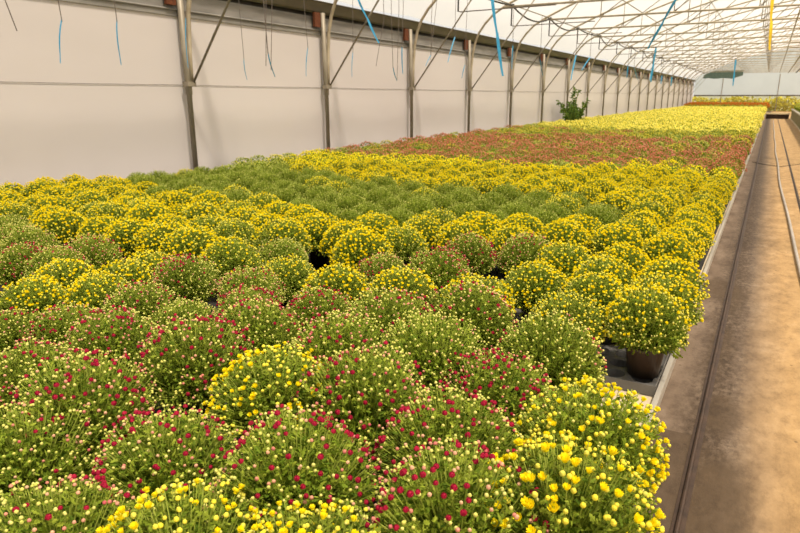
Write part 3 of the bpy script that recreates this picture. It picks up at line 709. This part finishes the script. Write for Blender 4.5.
# near plants, read off the photograph: (px of the dome's middle, kind)
NEAR = [((566, 498), 'bloom'), ((590, 427), 'yellow'), ((650, 303), 'yellow'), ((663, 280), 'yellow'), ((672, 256), 'dense'),
        ((457, 503), 'red'), ((450, 427), 'red'), ((497, 368), 'red'), ((550, 338), 'pale'), ((568, 301), 'lemon'), ((598, 275), 'yellow'), ((605, 258), 'yellow'), ((625, 239), 'dense'),
        ((178, 527), 'yellow'), ((308, 543), 'yellow'), ((295, 457), 'red'), ((365, 388), 'red'), ((430, 346), 'pale'), ((470, 310), 'redmid'), ((478, 277), 'yellow'), ((537, 262), 'yellow'), ((567, 243), 'yellow'),
        ((47, 513), 'redmid'), ((162, 431), 'red'), ((275, 377), 'yellow'), ((340, 341), 'redmid'), ((389, 315), 'redmid'), ((440, 251), 'redmid'), ((470, 233), 'red'), ((528, 235), 'redmid'),
        ((82, 392), 'red'), ((20, 428), 'pale'), ((192, 350), 'red'), ((255, 325), 'redmid'), ((318, 291), 'red'), ((402, 270), 'yellow'), ((383, 245), 'redmid'),
        ((30, 355), 'redmid'), ((112, 326), 'redmid'), ((182, 292), 'pale'), ((247, 284), 'red'), ((337, 258), 'yellow'), ((287, 247), 'lemon'), ((247, 264), 'redmid'),
        ((65, 305), 'redmid'), ((138, 280), 'redmid'), ((95, 272), 'yellow'), ((30, 273), 'yellow'), ((125, 253), 'yellow'), ((60, 253), 'yellow'), ((182, 253), 'redmid'), ((228, 236), 'yellow'),
        ((147, 245), 'yellow'), ((88, 231), 'redmid'), ((20, 238), 'red'), ((55, 240), 'redmid'), ((25, 223), 'pale'), ((282, 229), 'pale'), ((4, 310), 'redmid')]
plants = []            # (x, y, kind, scale)
for p, k in NEAR:
    dz = -1.10 if p[1] > 300 else -1.06 if p[1] > 262 else -1.03
    q = at_z(p, dz); plants.append([q[0], q[1], k, random.uniform(0.97, 1.06) if math.hypot(q[0], q[1]) < 3.4 else random.uniform(0.86, 0.94)])
POTPOS = (-0.425, 3.45)
plants[2][0], plants[2][1] = POTPOS
plants[2][3] = 0.86
n_near = len(plants)

LOWC = [(130, 175), (182, 187), (212, 189), (275, 188), (300, 202), (355, 210), (410, 206), (480, 211), (555, 211), (606, 208)]
UPC = [(120, 140), (278, 140), (290, 162), (330, 168), (442, 177), (530, 186), (606, 190)]
def kind_at(x, y):
    px = to_px((x, y, CAMZ - 1.04))
    if px is None: return 'yellow'
    a, b = px
    if b > 240 or (a < 60 and b > 206 and y < 5.2):
        d = [(q[0] - x) ** 2 + (q[1] - y) ** 2 for q in plants[:n_near]]
        return plants[int(np.argmin(d))][2]
    if y > 10.9 + (0.9 if x > -2 else 0) + 0.25 * math.sin(x * 2.1):
        return 'bronze'
    if 120 < a < 606:
        lo = np.interp(a, [q[0] for q in LOWC], [q[1] for q in LOWC]); up = np.interp(a, [q[0] for q in UPC], [q[1] for q in UPC])
        if up < b < lo: return 'green' if random.random() > 0.05 else 'lemon'
        if b <= up: return 'dense' if random.random() > 0.04 else 'green'
    if 28 < a < 70 and b < 190 and random.random() < 0.4: return 'green'
    r = random.random()
    if a > 560 or b < 190: return 'dense' if r < 0.8 else 'yellow'
    return 'dense' if r < 0.62 else 'yellow' if r < 0.85 else 'lemon'
SX, SY = 0.430, 0.462
def free(x, y, lim):
    return all((q[0] - x) ** 2 + (q[1] - y) ** 2 > lim * lim for q in plants)
grid = []
for r_ in range(0, 24):
    y = 0.78 + r_ * SY
    for c in range(19):
        x = -0.525 - c * SX + 0.02 * math.sin(r_ * 1.7)
        grid.append((x + random.uniform(-.045, .045), y + random.uniform(-.05, .05) + (0.12 if c % 2 else 0)))
for x, y in sorted(grid, key=lambda q: math.hypot(*q)):
    if x < -8.28: continue
    if x > -0.98 and 2.30 < y < 3.35: continue              # the bare stretch before the half-empty tray
    pt = to_px((x, y, BED + 0.3))
    if pt is None or not (-75 < pt[0] < 800 and pt[1] < 590): continue
    if not free(x, y, 0.345 if y < 5.6 else 0.36): continue
    k = kind_at(x, y)
    if k == 'bronze' or y > 11.0: continue
    plants.append([x, y, k, (random.uniform(0.88, 1.0) if k != 'green' else random.uniform(0.86, 0.96)) * (0.88 if x > -0.72 else 1.0)])
plants.sort(key=lambda q: math.hypot(q[0], q[1]))
MAXN = 300
left_over = [q for q in plants[MAXN:]]
plants = plants[:MAXN]

# rows and columns for the labels: counted from the aisle and from the half-empty tray
used = set()
def place_words(x, y):
    c = int(round((-x - 0.44) / SX)) + 1; r0 = int(round((y - POTPOS[1]) / SY))
    best = None
    for dr, dc in ((0, 0), (1, 0), (-1, 0), (0, 1), (0, -1), (1, 1), (-1, 1), (1, -1), (-1, -1), (2, 0), (-2, 0), (0, 2)):
        if c + dc >= 1 and (c + dc, r0 + dr) not in used: best = (c + dc, r0 + dr); break
    used.add(best); c, r0 = best
    row = 'level with the half-empty tray' if r0 == 0 else f"{CARD[abs(r0)]} row{'s' if abs(r0) > 1 else ''} {'beyond' if r0 > 0 else 'before'} the half-empty tray"
    return c, r0, f'{ONES[c]} from the aisle, {row}'
TRAYZ = 0.052
def on_tray(x, y): return (-2.2 < x and 1.30 < y < 4.62) and not (x > -0.95 and 2.30 < y < 3.3)
order_near = 0
for x, y, kind, sc in plants:
    special = (x, y) == POTPOS
    c, r0, words = place_words(x, y)
    lab = ('yellow chrysanthemum in a dark pot standing in the half-empty tray at the bench edge' if special else f'{LOOK[kind]} chrysanthemum, {words}')
    z = BED + (TRAYZ if on_tray(x, y) else 0.005)
    t = thing('potted_chrysanthemum', lab, 'potted plant', (x, y, z), random.uniform(0, 6.28), 'potted chrysanthemums on the growing bench')
    t.scale = (sc, sc, sc * random.uniform(0.95, 1.05))
    if special: t.scale = (0.86, 0.86, 1.0)
    vi = random.randrange(NV)
    pot = link('flower_pot', POT, t)
    if special: pot.scale = (1.28, 1.28, 1.06)
    link('foliage', FOLG[vi] if kind == 'green' else FOL[vi][0], t)
    o = OUT[(kind, vi)]
    link('flower_buds', o['buds'], t, 'stuff')
    if o['blossoms'] is not None:
        pt = to_px((x, y, z + 0.35))
        if order_near < 16 and pt and -20 < pt[0] < 800 and pt[1] < 560 and o['tips']:
            order_near += 1
            T = ONE[KINDS[kind]['bm']]
            Rm = frames_of(np.array([u_ for _, u_, _ in o['tips']]), rng.uniform(0, 6.28, len(o['tips'])))
            for j, (P, U, s) in enumerate(o['tips'][:100]):
                b = link('blossom', T[j % len(T)], t)
                b.matrix_local = Matrix.Translation(Vector(P)) @ Matrix(Rm[j].tolist()).to_4x4() @ Matrix.Scale(float(s), 4)
        else:
            link('blossoms', o['blossoms'], t, 'stuff')

# ------------------------------------------------------------------ the rest of the chrysanthemums: one mass to the end of the house
MASS_M = ['leaf', 'petal_yellow', 'petal_pale', 'petal_bronze', 'petal_orange', 'petal_olive', 'leaf_green', 'petal_red', 'bud_yellow', 'bud_green', 'bud_pink']
def lod(n_tip, n_leaf, seed, leaf_s, dot):
    r = np.random.default_rng(seed)
    P, d = dome_tips(n_tip, 0.24, 0.235, r, 1.62)
    up = d + np.array([0, 0, 0.5])
    Pl, dl = dome_tips(n_leaf, 0.212, 0.215, r, 1.75); Dl = dl + r.normal(size=dl.shape) * .55 + np.array([0, 0, .3])
    Pl = Pl - Dl / np.linalg.norm(Dl, axis=1)[:, None] * leaf_s * 0.5
    core = sphere_tpl(9, [0.55, 1.1, 1.6, 2.1], 0.95)
    return dict(P=P, up=up, Pl=Pl, Dl=Dl, core=(core[0] * np.array([0.2, 0.2, 0.2]) + (0, 0, 0.2), core[1]), leaf=leaf_s, dot=dot, seed=seed)
def stamp(g, L, x, y, rz, s, flower, share, leafm, other, z=BED):
    """one far plant: dark heart, leaves, and dots of colour"""
    c, sn = math.cos(rz), math.sin(rz)
    Rz = np.array([(c, -sn, 0), (sn, c, 0), (0, 0, 1)]) * s
    o = np.array([x, y, z])
    g.add(L['core'][0] @ Rz.T + o, L['core'][1], leafm)
    scatter(g, *LEAF_LO, L['Pl'] @ Rz.T + o, L['Dl'] @ Rz.T, L['leaf'] * rng.uniform(.8, 1.2, len(L['Pl'])), None, leafm)
    m = rng.random(len(L['P'])); mi = np.where(m < share, MASS_M.index(flower), MASS_M.index(other))
    k = np.where(m < share, 1.0, 0.75) * rng.uniform(.8, 1.2, len(m))
    scatter(g, *OCT, L['P'] @ Rz.T + o, L['up'] @ Rz.T, L['dot'] * k, None, mi)
LODS = [[lod(170, 260, 10 + i, .04, .0135) for i in range(4)], [lod(110, 130, 20 + i, .055, .0175) for i in range(4)], [lod(64, 40, 30 + i, .08, .025) for i in range(4)], [lod(42, 18, 40 + i, .11, .034) for i in range(3)]]
g = Geo(); li, lg = MASS_M.index('leaf'), MASS_M.index('leaf_green')
pts = [(q[0], q[1], q[2], q[3]) for q in left_over]
y = max(q[1] for q in plants + left_over) if False else None
taken = plants + left_over
yy = 10.6
rowi = 0
while yy < 89.0:
    for c in range(19):
        x = -0.535 - c * SX + random.uniform(-.04, .05)
        yj = yy + random.uniform(-.06, .06) + (0.12 if c % 2 else 0)
        if yy < 12.5 and any((q[0] - x) ** 2 + (q[1] - yj) ** 2 < 0.37 ** 2 for q in taken): continue
        w = yj + 0.5 * math.sin(x * 1.7) + random.uniform(-.5, .5)
        b0 = 10.9 + (0.9 if x > -2 else 0)
        if yj < b0 + 0.25 * math.sin(x * 2.1): k = 'dense'
        elif w < 19.3: k = 'bronze' if random.random() > 0.14 else random.choice(['olive', 'green', 'olive'])
        elif w < 23.4 + (1.8 if x < -6 else 0): k = 'olive' if random.random() > 0.3 else random.choice(['bronze', 'green'])
        elif yj < 79: k = 'palefar'
        else: k = 'orange'
        pts.append((x, yj, k, random.uniform(0.82, 1.06)))
    yy += SY; rowi += 1
STY = {'red': ('petal_red', .3, li, 'bud_pink'), 'redmid': ('petal_red', .15, li, 'bud_pink'), 'pale': ('bud_pink', .1, li, 'bud_green'), 'yellow': ('petal_yellow', .55, li, 'bud_yellow'),
       'dense': ('petal_yellow', .72, li, 'bud_yellow'), 'lemon': ('petal_yellow', .25, li, 'bud_yellow'), 'green': ('bud_green', .8, lg, 'bud_yellow'), 'bronze': ('petal_bronze', .82, li, 'bud_pink'),
       'olive': ('petal_olive', .6, lg, 'bud_green'), 'palefar': ('petal_pale', .88, li, 'bud_yellow'), 'orange': ('petal_orange', .9, li, 'petal_bronze')}
HIGH = {'orange': 1.7}
for x, y, k, s in pts:
    lv = 0 if y < 14 else 1 if y < 24 else 2 if y < 45 else 3
    fl, sh, lm, ot = STY[k]
    stamp(g, random.choice(LODS[lv]), x, y, random.uniform(0, 6.28), s * HIGH.get(k, 1.0), fl, sh * random.choice((1.0, 1.0, 1.08, 0.75, 0.5)) if k in ('bronze', 'palefar', 'olive') else sh, lm, ot)
tag(obj('chrysanthemum_mass', g, [MT[m] for m in MASS_M]), 'far bands of bright yellow, bronze, olive and pale yellow chrysanthemums down the long bench', 'plants', kind='stuff')

# green plants on the raised bench beyond the aisle
g = Geo()
for y in np.arange(15, 61, 0.75):
    for x in (1.95, 2.6, 3.3):
        stamp(g, random.choice(LODS[2]), x + random.uniform(-.1, .1), y + random.uniform(-.2, .2), random.uniform(0, 6), 1.25, 'bud_green', .5, lg, 'petal_olive', 0.72)
tag(obj('bench_foliage', g, [MT[m] for m in MASS_M]), 'low green plants on the raised bench beyond the aisle', 'plants', kind='stuff')

# ------------------------------------------------------------------ black trays under the nearest pots
def tray_mesh():
    W, D, h, nx, ny = 0.60, 0.63, 0.05, 4, 4
    g = Geo(); px, py = 0.145, 0.148; r = 0.056; m = 16
    # top web with round holes: per cell a ring from the square to the hole, then a cup wall and floor
    for i in range(nx):
        for j in range(ny):
            cx, cy = (i - (nx - 1) / 2) * px, (j - (ny - 1) / 2) * py
            a = np.arange(m) / m * 2 * math.pi + math.pi / 4; sq = []
            for t in a:
                c, s = math.cos(t), math.sin(t); k = max(abs(c) / (px / 2), abs(s) / (py / 2)); sq.append((cx + c / k, cy + s / k, h))
            circ = [(cx + r * math.cos(t), cy + r * math.sin(t), h - 0.002) for t in a]
            low = [(cx + r * .86 * math.cos(t), cy + r * .86 * math.sin(t), 0.006) for t in a]
            low2 = [(cx + r * .5 * math.cos(t), cy + r * .5 * math.sin(t), 0.006) for t in a]
            g.add(sq + circ + low + low2, quads([(L_ * m + q, L_ * m + (q + 1) % m, (L_ + 1) * m + (q + 1) % m, (L_ + 1) * m + q) for L_ in range(3) for q in range(m)]))
    x1, y1 = nx * px / 2, ny * py / 2; X, Yd = W / 2, D / 2
    for lo, hi in (((-X, -Yd), (X, -y1)), ((-X, y1), (X, Yd)), ((-X, -y1), (-x1, y1)), ((x1, -y1), (X, y1))):
        g_box(g, (lo[0], lo[1], 0.03), (hi[0], hi[1], h + 0.002))
    return g
def side_wall():
    g = Geo(); X, Yd, h = 0.30, 0.315, 0.058
    for lo, hi in (((-X, -Yd), (X, -Yd + 0.006)), ((-X, Yd - 0.006), (X, Yd)), ((-X, -Yd), (-X + 0.006, Yd)), ((X - 0.006, -Yd), (X, Yd))):
        g_box(g, (lo[0], lo[1], 0.0), (hi[0], hi[1], h))
    return g
TR_T = tray_mesh().mesh('cell_sheet', [MT['tray']]); TR_S = side_wall().mesh('rim', [MT['tray']])
for i, xc in enumerate((-0.632, -1.265, -1.885)):
    for j, yc in enumerate((1.66, 2.32, 2.98, 3.60, 4.26)):
        if i == 0 and j in (1, 2): continue
        main = i == 0 and j == 3
        lab = 'half-empty black plastic tray at the bench edge, empty cells showing around one pot' if main else 'black plastic pot tray almost hidden beneath close-set chrysanthemums'
        t = thing('pot_tray', lab, 'plant tray', (xc, yc, BED + 0.004), 0, 'black pot trays' if not main else None)
        link('cell_sheet', TR_T, t); link('rim', TR_S, t)

# ------------------------------------------------------------------ tall weed by the wall
wx, wy = -8.3, 31.3
w = thing('leafy_weed', 'tall leafy green weed growing between the bench and the side wall', 'weed', (wx, wy, BED))
g = Geo(); gl = Geo()
for i in range(26):
    hgt = random.uniform(0.7, 1.35) if i > 2 else random.uniform(1.7, 2.1); dx, dy = random.uniform(-.3, .5), random.uniform(-1.7, 1.5)
    if i <= 2: dy = -1.0 + 0.4 * i
    pth = [np.array([dx * t, dy * t * (0.4 + 0.6 * t), hgt * t]) for t in np.linspace(0, 1, 7)]
    g_tube(g, pth, [0.012] * 6 + [0.004], 5)
    n = 60 if i > 2 else 45
    tt = rng.uniform(0.2, 1, n); Pp = np.stack([np.interp(tt, np.linspace(0, 1, 7), [p[a] for p in pth]) for a in range(3)], 1)
    scatter(gl, *LEAF_LO, Pp, rng.normal(size=(n, 3)) + np.array([0, 0, .2]), rng.uniform(.12, .24, n), None, 0)
obj('stem', g, MT['stem'], w); obj('foliage', gl, MT['weed'], w)

# ------------------------------------------------------------------ light
W = bpy.data.worlds.new('sky'); SC.world = W; W.use_nodes = True
t = W.node_tree; bg = t.nodes['Background']
tc = t.nodes.new('ShaderNodeTexCoord'); sx = t.nodes.new('ShaderNodeSeparateXYZ'); cr = t.nodes.new('ShaderNodeValToRGB')
t.links.new(tc.outputs['Generated'], sx.inputs[0]); t.links.new(sx.outputs['Z'], cr.inputs[0])
cr.color_ramp.elements[0].position = 0.0; cr.color_ramp.elements[0].color = (0.95, 0.93, 0.88, 1)
cr.color_ramp.elements[1].position = 0.5; cr.color_ramp.elements[1].color = (1.0, 0.965, 0.91, 1)
t.links.new(cr.outputs[0], bg.inputs[0]); bg.inputs[1].default_value = 0.95
sd = bpy.data.lights.new('sun', 'SUN'); sd.energy = 10.0; sd.angle = math.radians(5); sd.color = (1.0, 0.90, 0.76)
so = bpy.data.objects.new('sun', sd); COL.objects.link(so)
so.rotation_euler = Vector((-0.40, 0.16, -0.90)).to_track_quat('-Z', 'Y').to_euler()

SC.view_settings.view_transform = 'Standard'; SC.view_settings.look = 'None'
SC.view_settings.exposure = -0.12; SC.view_settings.gamma = 1.0; SC.view_settings.use_curve_mapping = False
cy = SC.cycles
cy.use_denoising = True; cy.denoising_prefilter = 'ACCURATE'; cy.max_bounces = 6; cy.diffuse_bounces = 4; cy.transparent_max_bounces = 12; cy.transmission_bounces = 4; cy.glossy_bounces = 2
cy.caustics_reflective = False; cy.caustics_refractive = False
